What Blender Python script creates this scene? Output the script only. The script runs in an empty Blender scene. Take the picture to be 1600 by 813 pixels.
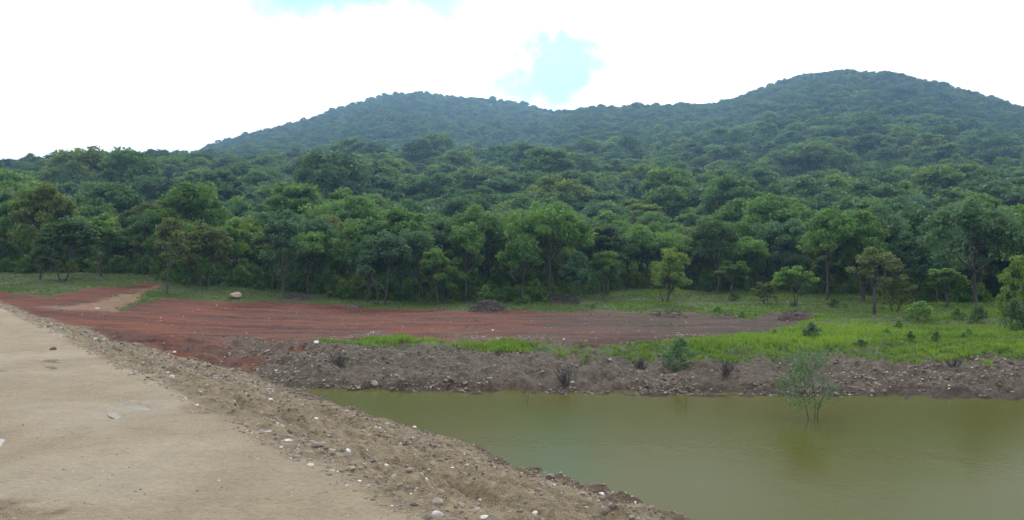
import bpy, math, random
import numpy as np
from mathutils import Vector

S = bpy.context.scene
C = S.collection
rng = np.random.default_rng(11)
random.seed(11)

# ------------------------------------------------------------------ camera
F, H0, EYE = 1386.0, 430.0, 1.6          # focal length in photo pixels, horizon row, eye height
cam_d = bpy.data.cameras.new('camera')
cam = bpy.data.objects.new('camera', cam_d); C.objects.link(cam)
cam.location = (0, 0, EYE); cam.rotation_euler = (math.radians(90), 0, 0)
cam_d.sensor_width = 36; cam_d.lens = F / 1600 * 36
cam_d.shift_y = (H0 - 406.5) / 1600
cam_d.clip_start = .1; cam_d.clip_end = 6000
S.camera = cam

# ------------------------------------------------------------------ sky, sun, exposure
SUN_EL, SUN_AZ = math.radians(34), math.radians(4)       # azimuth from the view direction (+Y) towards +X
W = bpy.data.worlds.new('World'); S.world = W; W.use_nodes = True
wn = W.node_tree; wn.nodes.clear()
def N(t, ty, **kw):
    n = t.nodes.new(ty)
    for k, v in kw.items(): setattr(n, k, v)
    return n
def L(t, a, b): t.links.new(a, b)
out = N(wn, 'ShaderNodeOutputWorld'); bg = N(wn, 'ShaderNodeBackground'); bg.inputs[1].default_value = .1
L(wn, bg.outputs[0], out.inputs[0])
sky = N(wn, 'ShaderNodeTexSky', sky_type='NISHITA'); sky.sun_disc = False
sky.sun_elevation = SUN_EL; sky.sun_rotation = SUN_AZ; sky.altitude = 900; sky.air_density = 1.6; sky.dust_density = 2.
tc = N(wn, 'ShaderNodeTexCoord')
nz = N(wn, 'ShaderNodeTexNoise'); nz.inputs['Scale'].default_value = 8.; nz.inputs['Detail'].default_value = 7
nz.inputs['Roughness'].default_value = .55
L(wn, tc.outputs['Generated'], nz.inputs['Vector']); nz.inputs['Distortion'].default_value = .6
def wm(op, a, b=None, c=None):
    n = N(wn, 'ShaderNodeMath', operation=op)
    for i, v in enumerate((a, b, c)):
        if v is None: continue
        if isinstance(v, (int, float)): n.inputs[i].default_value = v
        else: L(wn, v, n.inputs[i])
    return n.outputs[0]
nz2 = N(wn, 'ShaderNodeTexNoise'); nz2.inputs['Scale'].default_value = 11; nz2.inputs['Detail'].default_value = 6; nz2.inputs['Roughness'].default_value = .6
L(wn, tc.outputs['Generated'], nz2.inputs['Vector'])
n5 = N(wn, 'ShaderNodeVectorMath', operation='SUBTRACT'); L(wn, nz2.outputs['Color'], n5.inputs[0]); n5.inputs[1].default_value = (.5, .5, .5)
n6 = N(wn, 'ShaderNodeVectorMath', operation='MULTIPLY'); L(wn, n5.outputs[0], n6.inputs[0]); n6.inputs[1].default_value = (.17, .17, .13)
warp = N(wn, 'ShaderNodeVectorMath', operation='ADD'); L(wn, tc.outputs['Generated'], warp.inputs[0]); L(wn, n6.outputs[0], warp.inputs[1])
def gap(px, py, sx, sy):                                  # a break in the cloud towards one direction
    d = Vector((px - 800, F, H0 - py)).normalized()
    sub = N(wn, 'ShaderNodeVectorMath', operation='SUBTRACT'); L(wn, warp.outputs[0], sub.inputs[0]); sub.inputs[1].default_value = d
    mul = N(wn, 'ShaderNodeVectorMath', operation='MULTIPLY'); L(wn, sub.outputs[0], mul.inputs[0]); mul.inputs[1].default_value = (1/sx, 1/sx, 1/sy)
    ln = N(wn, 'ShaderNodeVectorMath', operation='LENGTH'); L(wn, mul.outputs[0], ln.inputs[0])
    return wm('MAXIMUM', wm('SUBTRACT', 1., ln.outputs['Value']), 0.)
g = wm('ADD', wm('ADD', gap(848, 126, .078, .056), gap(882, 80, .055, .038)), gap(580, -6, .23, .05))
gn = wm('ADD', wm('MULTIPLY', g, 2.1), wm('MULTIPLY', wm('SUBTRACT', nz.outputs['Fac'], .5), 2.0))
ms = N(wn, 'ShaderNodeMapRange', interpolation_type='SMOOTHSTEP'); L(wn, gn, ms.inputs[0])
ms.inputs[1].default_value = .25; ms.inputs[2].default_value = 1.75; ms.inputs[3].default_value = 0; ms.inputs[4].default_value = .9
mixw = N(wn, 'ShaderNodeMix', data_type='RGBA'); L(wn, ms.outputs[0], mixw.inputs['Factor'])
# cloud deck: thicker and thinner patches, all bright
cr = N(wn, 'ShaderNodeMapRange'); L(wn, nz.outputs['Fac'], cr.inputs[0])
cr.inputs[1].default_value = .3; cr.inputs[2].default_value = .7; cr.inputs[3].default_value = 12.8; cr.inputs[4].default_value = 15.2
cc = N(wn, 'ShaderNodeCombineColor'); 
L(wn, cr.outputs[0], cc.inputs[0]); L(wn, cr.outputs[0], cc.inputs[1]); L(wn, wm('MULTIPLY', cr.outputs[0], 1.03), cc.inputs[2])
L(wn, cc.outputs[0], mixw.inputs['A'])
sb = N(wn, 'ShaderNodeVectorMath', operation='MULTIPLY'); L(wn, sky.outputs[0], sb.inputs[0]); sb.inputs[1].default_value = (.37, 1.02, 1.28)
L(wn, sb.outputs[0], mixw.inputs['B'])
L(wn, mixw.outputs['Result'], bg.inputs[0])

sun_d = bpy.data.lights.new('sun', 'SUN'); sun_d.energy = 1.5; sun_d.angle = math.radians(12); sun_d.color = (1, .95, .86)
sun = bpy.data.objects.new('sun', sun_d); C.objects.link(sun)
sdir = Vector((math.sin(SUN_AZ)*math.cos(SUN_EL), math.cos(SUN_AZ)*math.cos(SUN_EL), math.sin(SUN_EL)))
sun.rotation_euler = sdir.to_track_quat('Z', 'Y').to_euler(); sun.location = (0, 0, 60)
S.view_settings.view_transform = 'Standard'; S.view_settings.look = 'None'
S.view_settings.exposure = 0.38; S.view_settings.gamma = 1
S.cycles.use_denoising = True
S.cycles.max_bounces = 5; S.cycles.diffuse_bounces = 3; S.cycles.transparent_max_bounces = 8; S.cycles.volume_bounces = 0

# ------------------------------------------------------------------ helpers
def hsh(ix, iy, seed):
    h = (ix.astype(np.int64) * 374761393 + iy.astype(np.int64) * 668265263 + seed * 1442695041) & 0xffffffff
    h = ((h ^ (h >> 13)) * 1274126177) & 0xffffffff
    return ((h ^ (h >> 16)) & 0xffffff) / float(0xffffff)
def vn(x, y, seed=0):
    x = np.asarray(x, float); y = np.asarray(y, float)
    ix = np.floor(x); iy = np.floor(y); fx = x - ix; fy = y - iy
    fx = fx*fx*(3-2*fx); fy = fy*fy*(3-2*fy)
    a = hsh(ix, iy, seed); b = hsh(ix+1, iy, seed); c = hsh(ix, iy+1, seed); d = hsh(ix+1, iy+1, seed)
    return (a*(1-fx)+b*fx)*(1-fy) + (c*(1-fx)+d*fx)*fy - .5
def fbm(x, y, seed=0, o=4, g=.5):
    s = 0; a = 1
    for i in range(o):
        s = s + a*vn(x*2**i + 17.3*i, y*2**i - 9.1*i, seed+i); a *= g
    return s
def sstep(a, b, x):
    t = np.clip((x-a)/(b-a), 0, 1); return t*t*(3-2*t)

def mesh_np(name, V, Fc, mats=(), mat_idx=None, smooth=False, attrs=None):
    """Fc: int array (n,3) or (n,4)"""
    me = bpy.data.meshes.new(name)
    V = np.asarray(V, np.float32); Fc = np.asarray(Fc, np.int32); n, k = Fc.shape
    me.vertices.add(len(V)); me.vertices.foreach_set('co', V.ravel())
    me.loops.add(n*k); me.loops.foreach_set('vertex_index', Fc.ravel())
    me.polygons.add(n); me.polygons.foreach_set('loop_start', np.arange(0, n*k, k, dtype=np.int32))
    try: me.polygons.foreach_set('loop_total', np.full(n, k, np.int32))
    except Exception: pass
    for m in mats: me.materials.append(m)
    if mat_idx is not None: me.polygons.foreach_set('material_index', np.asarray(mat_idx, np.int32))
    me.polygons.foreach_set('use_smooth', np.full(n, smooth, bool))
    for an, (ty, dom, arr) in (attrs or {}).items():
        at = me.attributes.new(an, ty, dom)
        at.data.foreach_set({'FLOAT': 'value', 'INT': 'value', 'FLOAT_COLOR': 'color', 'FLOAT_VECTOR': 'vector'}[ty], np.asarray(arr).ravel())
    me.update(calc_edges=True); me.validate()
    return me
def add(name, me, parent=None, loc=(0,0,0), rz=0., sc=None, label=None, cat=None, group=None, kind=None):
    o = bpy.data.objects.new(name, me); C.objects.link(o)
    o.location = loc; o.rotation_euler = (0, 0, rz)
    if sc is not None: o.scale = sc if hasattr(sc, '__len__') else (sc, sc, sc)
    if parent: o.parent = parent
    for k, v in (('label', label), ('category', cat), ('group', group), ('kind', kind)):
        if v: o[k] = v
    return o

# materials -----------------------------------------------------------
def mat(name):
    m = bpy.data.materials.new(name); m.use_nodes = True
    t = m.node_tree; b = t.nodes['Principled BSDF']
    return m, t, b
def rgba(c): return (c[0], c[1], c[2], 1)
def noise(t, scale, detail=5, rough=.6, vec=None):
    n = N(t, 'ShaderNodeTexNoise'); n.inputs['Scale'].default_value = scale; n.inputs['Detail'].default_value = detail; n.inputs['Roughness'].default_value = rough
    if vec is not None: L(t, vec, n.inputs['Vector'])
    return n.outputs['Fac']
def ramp(t, fac, stops, interp='LINEAR'):
    r = N(t, 'ShaderNodeValToRGB'); r.color_ramp.interpolation = interp
    e = r.color_ramp.elements
    while len(e) < len(stops): e.new(.5)
    for el, (p, c) in zip(e, stops): el.position = p; el.color = rgba(c)
    L(t, fac, r.inputs[0]); return r.outputs[0]
def mixc(t, fac, a, b, mode='MIX'):
    n = N(t, 'ShaderNodeMix', data_type='RGBA', blend_type=mode)
    for s, v in (('Factor', fac), ('A', a), ('B', b)):
        if isinstance(v, (int, float)): n.inputs[s].default_value = v
        elif isinstance(v, tuple): n.inputs[s].default_value = rgba(v)
        else: L(t, v, n.inputs[s])
    return n.outputs['Result']
def mth(t, op, a, b=None):
    n = N(t, 'ShaderNodeMath', operation=op)
    for i, v in enumerate((a, b)):
        if v is None: continue
        if isinstance(v, (int, float)): n.inputs[i].default_value = v
        else: L(t, v, n.inputs[i])
    return n.outputs[0]
def mrange(t, v, a, b, c, d):
    n = N(t, 'ShaderNodeMapRange'); L(t, v, n.inputs[0])
    for i, x in enumerate((a, b, c, d)): n.inputs[i+1].default_value = x
    return n.outputs[0]
def bump(t, h, dist, strength, b):
    n = N(t, 'ShaderNodeBump'); n.inputs['Distance'].default_value = dist; n.inputs['Strength'].default_value = strength
    L(t, h, n.inputs['Height']); L(t, n.outputs[0], b.inputs['Normal'])

def leaf_mat(name, stops, transl=.42):
    m, t, b = mat(name)
    oi = N(t, 'ShaderNodeObjectInfo')
    col = ramp(t, oi.outputs['Random'], [(p, (c[0]*1.22, c[1]*1.12, c[2])) for p, c in stops])
    at = N(t, 'ShaderNodeAttribute'); at.attribute_name = 'tint'
    col = mixc(t, 1., col, ramp(t, at.outputs['Fac'], [(0, (.5, .56, .62)), (.5, (1, 1, 1)), (1, (1.5, 1.35, .9))]), 'MULTIPLY')
    L(t, col, b.inputs['Base Color']); b.inputs['Roughness'].default_value = .55; b.inputs['Specular IOR Level'].default_value = .3
    tr = N(t, 'ShaderNodeBsdfTranslucent'); L(t, mixc(t, 1., col, (1.25, 1.35, .7), 'MULTIPLY'), tr.inputs[0])
    mx = N(t, 'ShaderNodeMixShader'); mx.inputs[0].default_value = transl
    L(t, b.outputs[0], mx.inputs[1]); L(t, tr.outputs[0], mx.inputs[2])
    L(t, mx.outputs[0], t.nodes['Material Output'].inputs[0])
    return m
BLUEG, GREEN, DEEP, OLIVE, YELL = (.066,.135,.066), (.085,.168,.04), (.05,.105,.038), (.095,.142,.04), (.14,.21,.036)
M_LEAF = leaf_mat('forest_leaves', [(0, DEEP), (.18, BLUEG), (.42, (.064,.14,.05)), (.62, GREEN), (.8, (.074,.16,.046)), (.93, OLIVE), (1., YELL)])
TONES = {'deep green': leaf_mat('deep_green_leaves', [(0, DEEP), (1, (.04,.095,.05))]), 'blue-green': leaf_mat('bluish_leaves', [(0, BLUEG), (1, (.042,.105,.078))]),
         'mid-green': leaf_mat('mid_green_leaves', [(0, (.064,.14,.05)), (1, GREEN)]), 'fresh green': leaf_mat('light_green_leaves', [(0, (.07,.155,.045)), (1, (.085,.18,.05))]),
         'olive': leaf_mat('dull_olive_leaves', [(0, OLIVE), (1, (.07,.115,.05))]), 'yellow-green': leaf_mat('yellowish_leaves', [(0, YELL), (1, (.12,.19,.035))])}
M_FAR = leaf_mat('far_leaves', [(0, (.038,.082,.036)), (.25, (.053,.112,.056)), (.5, (.058,.125,.046)), (.75, (.076,.15,.038)), (.93, (.094,.165,.038)), (1., (.11,.165,.036))])
M_YEL = leaf_mat('yellow_green_leaves', [(0, (.105,.18,.042)), (1, (.115,.19,.042))])
M_OLV = leaf_mat('olive_leaves', [(0, (.08,.115,.045)), (1, (.09,.12,.05))])
M_BLU = leaf_mat('blue_green_leaves', [(0, (.065,.135,.078)), (1, (.075,.15,.085))])
M_DRK = leaf_mat('dark_green_leaves', [(0, (.042,.088,.04)), (1, (.052,.10,.046))])
M_MID = leaf_mat('fresh_green_leaves', [(0, (.08,.17,.045)), (1, (.095,.19,.05))])
M_GRS = leaf_mat('grass_blades', [(0, (.115,.205,.033)), (1, (.115,.205,.033))], .3)

M_BARK, t, b = mat('bark')
tcb = N(t, 'ShaderNodeTexCoord')
L(t, ramp(t, noise(t, 9, 4, .6, tcb.outputs['Object']), [(.3, (.022,.019,.016)), (.7, (.075,.065,.055))]), b.inputs['Base Color']); b.inputs['Roughness'].default_value = .9
M_DRY, t, b = mat('dry_branches')
oi = N(t, 'ShaderNodeTexCoord')
L(t, ramp(t, noise(t, 6, 3, .6, oi.outputs['Object']), [(.35, (.03,.025,.022)), (.6, (.10,.085,.075)), (.75, (.3,.27,.25))]), b.inputs['Base Color']); b.inputs['Roughness'].default_value = .9

def rock_mat(name, stops):
    m, t, b = mat(name); oi = N(t, 'ShaderNodeObjectInfo'); tcx = N(t, 'ShaderNodeTexCoord')
    at = N(t, 'ShaderNodeAttribute'); at.attribute_name = 'tint'
    n = noise(t, 14, 5, .65, tcx.outputs['Object'])
    f = mth(t, 'ADD', at.outputs['Fac'], mth(t, 'MULTIPLY', mth(t, 'SUBTRACT', n, .5), .5))
    L(t, ramp(t, f, stops), b.inputs['Base Color']); b.inputs['Roughness'].default_value = .9
    bump(t, n, .02, .5, b); return m
M_STONE = rock_mat('stones', [(0, (.05,.042,.036)), (.35, (.15,.12,.09)), (.7, (.25,.21,.165)), (.9, (.42,.40,.37)), (1, (.6,.58,.55))])
M_BOULD = rock_mat('boulder', [(0, (.2,.13,.10)), (.5, (.29,.21,.165)), (1, (.42,.34,.29))])
M_CLOD, t, b = mat('dark_soil_clods')
tcx = N(t, 'ShaderNodeTexCoord')
n_ = noise(t, 7, 6, .7, tcx.outputs['Object'])
L(t, ramp(t, n_, [(.3, (.035,.024,.02)), (.55, (.075,.048,.038)), (.8, (.15,.11,.09))]), b.inputs['Base Color']); b.inputs['Roughness'].default_value = .95
bump(t, n_, .08, .8, b)

# ground: one node tree, soil kinds mixed by the zones stored on the terrain
M_GND, t, b = mat('soil_and_turf')
geo = N(t, 'ShaderNodeNewGeometry'); P = geo.outputs['Position']
za = N(t, 'ShaderNodeAttribute'); za.attribute_name = 'zone_a'
zb = N(t, 'ShaderNodeAttribute'); zb.attribute_name = 'zone_b'
sa = N(t, 'ShaderNodeSeparateColor'); L(t, za.outputs['Color'], sa.inputs[0])
sb_ = N(t, 'ShaderNodeSeparateColor'); L(t, zb.outputs['Color'], sb_.inputs[0])
nf, nm, nc, nvf = noise(t, 22, 5, .7, P), noise(t, 2.6, 6, .65, P), noise(t, .45, 4, .6, P), noise(t, 90, 3, .6, P)
mps = N(t, 'ShaderNodeMapping'); mps.inputs['Scale'].default_value = (.07, .55, 1.); L(t, P, mps.inputs['Vector'])
nst = noise(t, 2.2, 5, .65, mps.outputs[0])                     # scrape marks and wheel lines along the clearing, with furrow shading painted in
nk = noise(t, 7., 5, .75, P)
turf = ramp(t, nm, [(.3, (.05,.045,.026)), (.48, (.05,.07,.022)), (.64, (.075,.10,.03)), (.85, (.15,.13,.07))])
road = mixc(t, .5, ramp(t, nc, [(.3, (.215,.18,.127)), (.5, (.275,.222,.138)), (.7, (.325,.255,.15))]), ramp(t, nm, [(.25, (.195,.155,.10)), (.5, (.275,.222,.138)), (.75, (.34,.28,.185))]))
mpr = N(t, 'ShaderNodeMapping'); mpr.inputs['Rotation'].default_value = (0, 0, math.radians(-32.9)); mpr.inputs['Scale'].default_value = (1.6, .07, 1.)
mpr.vector_type = 'POINT'; L(t, P, mpr.inputs['Vector'])
road = mixc(t, mrange(t, noise(t, 1.5, 4, .6, mpr.outputs[0]), .45, .7, 0, .4), road, (.17, .14, .102))
road = mixc(t, .26, road, ramp(t, nf, [(.3, (.085,.066,.045)), (.5, (.22,.178,.12)), (.7, (.40,.34,.25))]))
road = mixc(t, mrange(t, nvf, .62, .72, 0, .7), road, (.42, .37, .29))
road = mixc(t, mrange(t, nk, .6, .7, 0, .4), road, (.11, .088, .062))
dam = mixc(t, .6, ramp(t, nm, [(.32, (.06,.042,.021)), (.5, (.155,.116,.06)), (.7, (.25,.19,.107))]), ramp(t, nk, [(.34, (.02,.014,.008)), (.46, (.13,.097,.05)), (.58, (.21,.162,.09)), (.7, (.40,.335,.23))]))  # soil mottling; its strong light-dark contrast also paints in the relief shading
dam = mixc(t, mrange(t, nvf, .56, .66, 0, .8), dam, (.42, .38, .32))
red = mixc(t, .36, ramp(t, nst, [(.4, (.014,.0055,.0035)), (.5, (.088,.0195,.006)), (.6, (.155,.038,.010))]), ramp(t, nk, [(.3, (.024,.007,.004)), (.52, (.102,.024,.0075)), (.78, (.175,.062,.028))]))
bank = mixc(t, .6, ramp(t, nm, [(.34, (.013,.009,.006)), (.5, (.056,.040,.026)), (.68, (.142,.105,.069))]), ramp(t, nk, [(.3, (.012,.009,.0075)), (.46, (.056,.043,.029)), (.6, (.125,.10,.068)), (.74, (.3,.26,.19))]))
path = ramp(t, nm, [(.3, (.15,.083,.046)), (.7, (.225,.14,.082))])
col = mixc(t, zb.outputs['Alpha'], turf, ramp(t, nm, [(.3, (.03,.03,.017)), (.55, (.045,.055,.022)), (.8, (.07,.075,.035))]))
col = mixc(t, sa.outputs[2], col, red)
col = mixc(t, za.outputs['Alpha'], col, bank)
col = mixc(t, sb_.outputs[0], col, path)
col = mixc(t, sa.outputs[1], col, dam)
col = mixc(t, sa.outputs[0], col, road)
col = mixc(t, sb_.outputs[1], col, mixc(t, 1., col, (.44, .36, .29), 'MULTIPLY'))     # damp soil at the water's edge
L(t, col, b.inputs['Base Color'])
rr = mth(t, 'SUBTRACT', .95, mth(t, 'MULTIPLY', sb_.outputs[2], .55)); L(t, rr, b.inputs['Roughness'])
b.inputs['Specular IOR Level'].default_value = .35
hgt = mth(t, 'ADD', mth(t, 'MULTIPLY', nf, .5), mth(t, 'ADD', nm, mth(t, 'MULTIPLY', nk, .8)))
bump(t, hgt, .10, .9, b)

# ------------------------------------------------------------------ terrain
P0 = np.array([-.46, 5.79]); DN = np.array([.839, .544]); DD = np.array([-.544, .839])
PUDDLES = [(-4.80, 11.35, .26, .6), (-8.6, 16.7, .3, .7), (-8.75, 14.9, .28, .7), (-5.15, 8.75, .22, .4)]
ecol = np.array([-800, -300, 0, 150, 300, 400, 500, 570, 625, 700, 780, 850, 900, 1000, 1130, 1200, 1300, 1400, 1480, 1600, 1750, 2000, 2400])
eY   = np.array([75, 110, 160, 255, 310, 380, 470, 560, 640, 800])
def tab(sky_y, hill1, edge):
    r = []
    for c, s, h1, e0 in zip(ecol, sky_y, hill1, edge):
        sk = H0 - s
        if h1 < 0:      # low ridge is the skyline
            r.append([e0, 35, 92, sk-37, sk-62, sk-78, sk-90, sk-105, sk-120, sk-150])
        elif h1 == 1:   # low front ridge, valley, far hill
            r.append([e0, 35, 92, 158, 146, 160+.18*(sk-175), 160+.6*(sk-175), 160+.92*(sk-175)-4, sk-10, sk-70])
        else:           # one long slope up to the crest
            r.append([e0, 32, 85, 85+.44*(sk-105), 85+.60*(sk-105), 85+.79*(sk-105), sk-17, sk-14, sk-60, sk-120])
    return np.array(r)
sky_y = [262, 250, 243, 243, 232, 203, 180, 152, 139, 145, 152, 163, 167, 165, 160, 132, 108, 114, 131, 167, 215, 270, 300]
kind1 = [-1, -1, -1, -1, 1, 1, 1, 1, 1, 1, 1, 1, 2, 2, 2, 2, 2, 2, 2, 2, 2, 2, 2]
edge  = [4, 4, 4, 2, -8, -14, -18, -20, -21, -22, -22, -20, -20, -18, -18, -18, -18, -18, -18, -18, -18, -18, -18]
ET = tab(sky_y, kind1, edge)
fu = np.arange(-800, 2401, 20.); fY = np.exp(np.linspace(math.log(75), math.log(800), 120))
EG = np.array([np.interp(fu, ecol, ET[:, j]) for j in range(len(eY))])           # (Y, u)
EG = np.array([np.interp(fY, eY, EG[:, i]) for i in range(len(fu))]).T           # (fY, fu)
for _ in range(3):
    e = np.pad(EG, 1, 'edge'); EG = (e[:-2, 1:-1] + e[2:, 1:-1] + e[1:-1, :-2] + e[1:-1, 2:] + 2*e[1:-1, 1:-1]) / 6
def hill_e(u, Y):
    a = np.clip((u - fu[0]) / 20., 0, len(fu)-1.001); q = np.clip((np.log(np.maximum(Y, 1)) - math.log(75)) / (math.log(800)-math.log(75)) * 119, 0, 118.999)
    i = a.astype(int); j = q.astype(int); fa = a-i; fq = q-j
    return (EG[j, i]*(1-fa) + EG[j, i+1]*fa)*(1-fq) + (EG[j+1, i]*(1-fa) + EG[j+1, i+1]*fa)*fq
def ywater(x): return 27.6 - .065*(x+6) - .0015*np.maximum(x, 0)**2 + .7*vn(x*.35, x*0, 5) + .3*vn(x*1.1, x*0, 6)
PX = [-30, 0, 1.2, 4.2, 8, 30, 48]; PZ = [-5, -2, -1.78, -1.4, -1.12, -.47, .1]
def terrain(x, y, detail=True):
    x = np.asarray(x, float); y = np.asarray(y, float)
    u = 800 + F*x/np.maximum(y, .5)
    yr = y - ywater(x)
    z = np.interp(yr, PX, PZ)
    left = sstep(-10, -30, x) * sstep(34, 75, y)
    z = z + left*1.55 + sstep(-8, -24, x)*sstep(25, 45, y)*.35
    zh = EYE + hill_e(u, np.maximum(y, 75))*np.maximum(y, 75)/F
    k = sstep(56, 90, y)
    z = z*(1-k) + zh*k
    tt = (x-P0[0])*DN[0] + (y-P0[1])*DN[1]; ss = (x-P0[0])*DD[0] + (y-P0[1])*DD[1]
    edge_t = .25*fbm(ss*.35, ss*0, 21, 3)
    te = tt + edge_t
    zd = np.where(te < 0, 0., -te*.308)
    zd = np.where(tt < -7, (tt+7)*.5, zd)
    zd = np.maximum(zd, -6)
    if detail:
        on_slope = sstep(-.1, .5, te)
        zd = zd + on_slope*(.16*fbm(ss*.55, tt*1.1, 31, 3) + .15*fbm(x*2.2, y*2.2, 33, 4, .65)
                            - .15*np.exp(-((te-1.5+.3*vn(ss*.5, ss*0, 3))/.15)**2) + .07*np.exp(-((te-1.9+.3*vn(ss*.5, ss*0, 3))/.2)**2) - .16*np.exp(-((te-3.3+.4*vn(ss*.4, ss*0, 4))/.17)**2) + .08*np.exp(-((te-3.75+.4*vn(ss*.4, ss*0, 4))/.22)**2) - .12*np.exp(-((te-4.8+.3*vn(ss*.4, ss*0, 7))/.14)**2) + .06*np.exp(-((te-.35)/.25)**2))
        zd = zd + (1-on_slope)*(.03*fbm(x*.6, y*.6, 41, 3) + .034*fbm(x*2.4, y*2.4, 42, 3))
        for c_ in (-1.05, -2.75):
            zd = zd - (1-on_slope)*.028*np.exp(-((tt-c_+.25*vn(ss*.12, ss*0, 12))/.17)**2)*(.7+.8*vn(ss*3.2, tt*4, 13))
        for px_, py_, ra, rb in PUDDLES:
            a = ((x-px_)*DN[0]+(y-py_)*DN[1])/ra; c = ((x-px_)*DD[0]+(y-py_)*DD[1])/rb
            a = a + 1.1*fbm(x*1.7, y*1.7, 87, 3); c = c + .9*fbm(x*1.7, y*1.7, 89, 3); zd = zd - .075*np.exp(-(a*a*1.6+c*c)*1.2)*(.75+1.2*fbm(x*3.5, y*3.5, 88, 3, .6))
        shore = sstep(-3, 1, yr)*(1-sstep(7, 12, yr))
        z = z + shore*(.2*fbm(x*.9, y*.9, 51, 4, .6) + .22*fbm(x*2.6, y*2.2, 52, 3, .65))
        mid = sstep(7, 12, yr)*(1-sstep(50, 60, yr))
        z = z + mid*(.10*fbm(x*.5, y*.5, 53, 3) + .05*fbm(x*2.2+vn(x*.3,y*.3,8), y*2.6, 54, 3) + .09*vn(x*.07, (y+.06*x)*1.3, 56) + .05*vn(x*.15, y*2.1, 57))
        z = z + sstep(70, 110, y)*2.*fbm(x*.03, y*.03, 55, 3)
    s = .12                                           # soft union of the fill and the natural ground
    return s*np.logaddexp(zd/s, z/s) - .02
def inpoly(px, py, poly):
    r = np.zeros(px.shape, bool); n = len(poly); j = n-1
    for i in range(n):
        xi, yi = poly[i]; xj, yj = poly[j]
        c = ((yi > py) != (yj > py)) & (px < (xj-xi)*(py-yi)/(yj-yi+1e-9)+xi); r ^= c; j = i
    return r
def pdist(px, py, poly):
    d = np.full(px.shape, 1e9); n = len(poly)
    for i in range(n):
        ax, ay = poly[i]; bx, by = poly[(i+1) % n]
        vx, vy = bx-ax, by-ay; tq = np.clip(((px-ax)*vx+(py-ay)*vy)/(vx*vx+vy*vy+1e-9), 0, 1)
        d = np.minimum(d, np.hypot((px-ax-tq*vx)*.45, (py-ay-tq*vy)*1.))
    return np.where(inpoly(px, py, poly), -d, d)
# outlines of the soil kinds on the ground, read off along the flat bank
RED = [(188,486),(200,478),(260,467),(380,472),(470,473),(560,480),(700,486),(800,487),(930,485),(1000,488),(1085,488),(1165,497),(1215,489),(1255,484),(1272,494),(1235,511),(1150,528),(1050,537),(900,541),(780,537),(640,531),(500,530),(480,550),(470,580),(455,640),(330,640),(180,560),(60,495),(120,488)]
RED2 = [(-600,462),(0,459),(80,461),(150,452),(244,442),(250,447),(235,452),(175,464),(190,500),(100,505),(0,500),(-600,500)]
PATH = [(60,483),(90,479),(170,462),(236,449),(250,446),(216,473),(190,484),(182,490),(120,489)]
BANK = [(400,560),(470,540),(520,534),(600,541),(700,546),(850,551),(1000,561),(1100,566),(1230,560),(1400,564),(1600,556),(2600,540),(2600,1200),(400,1200)]
def project(x, y, z): return 800 + F*x/np.maximum(y, .3), H0 - F*(z-EYE)/np.maximum(y, .3)
def zones(x, y):
    z = terrain(x, y, False)
    px, py = project(x, y, z)
    wob = fbm(x*.35, y*.35, 61, 4, .6)*9 + fbm(x*1.6, y*1.6, 62, 3, .6)*5
    tt = (x-P0[0])*DN[0] + (y-P0[1])*DN[1]; ss = (x-P0[0])*DD[0] + (y-P0[1])*DD[1]
    te = tt + .25*fbm(ss*.35, ss*0, 21, 3)
    zd = np.where(te < 0, 0., -te*.308)
    zn = np.interp(y - ywater(x), PX, PZ) + sstep(-10, -30, x)*sstep(34, 75, y)*1.55 + sstep(-8, -24, x)*sstep(25, 45, y)*.35
    ondam = sstep(-.12, .12, zd - zn + .25*fbm(x*.8, y*.8, 64, 4)) * (tt > -8)
    roadw = sstep(.22, -.12, te + .35*fbm(x*1.3, y*1.3, 63, 4, .6)) * ondam
    roadw = roadw*(1 - sstep(.25, .6, np.exp(-((x+3.75)/.75)**2 - ((y-5.7)/.7)**2) + .5*fbm(x*3, y*3, 79, 3)))      # rough gravel where wheels have churned the crest
    red = np.maximum(sstep(2.5, -2.5, pdist(px, py, RED)+wob*.5), sstep(2, -2, pdist(px, py, RED2)+wob*.35))
    near = (y > 20) & (y < 75)
    red = red*near
    path = sstep(4, -4, pdist(px, py, PATH)+1.5+wob*.7)*near
    bank = sstep(5, -5, pdist(px, py, BANK)+wob*np.interp(px, [350, 650], [3., 1.]))*(y < 60)
    darkred = sstep(720, 1060, px)*sstep(440, 480, py)*.85*red      # mixed dark topsoil towards the east end
    low = sstep(250, 440, px)*sstep(516, 538, py+wob*2.)*red
    bank = np.maximum(bank, np.maximum(darkred*np.clip(.72+1.6*fbm(x*.12, y*.6, 66, 3), 0, 1), low*np.clip(.75+1.5*fbm(x*.5, y*.5, 78, 4), .1, 1)))
    wet = np.maximum(sstep(-1.72, -1.98, z + .1*fbm(x*1.5, y*1.5, 67, 3)), np.minimum(1, darkred*1.3)*np.clip(.95+1.2*fbm(x*.2, y*.8, 70, 4), 0, 1))
    gloss = roadw*.55*sstep(-.05, .5, fbm(x*.6, y*.6, 68, 4)+.2*sstep(-1.5, -4, tt))
    return roadw, ondam, red, bank, path, wet, gloss, z

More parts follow.
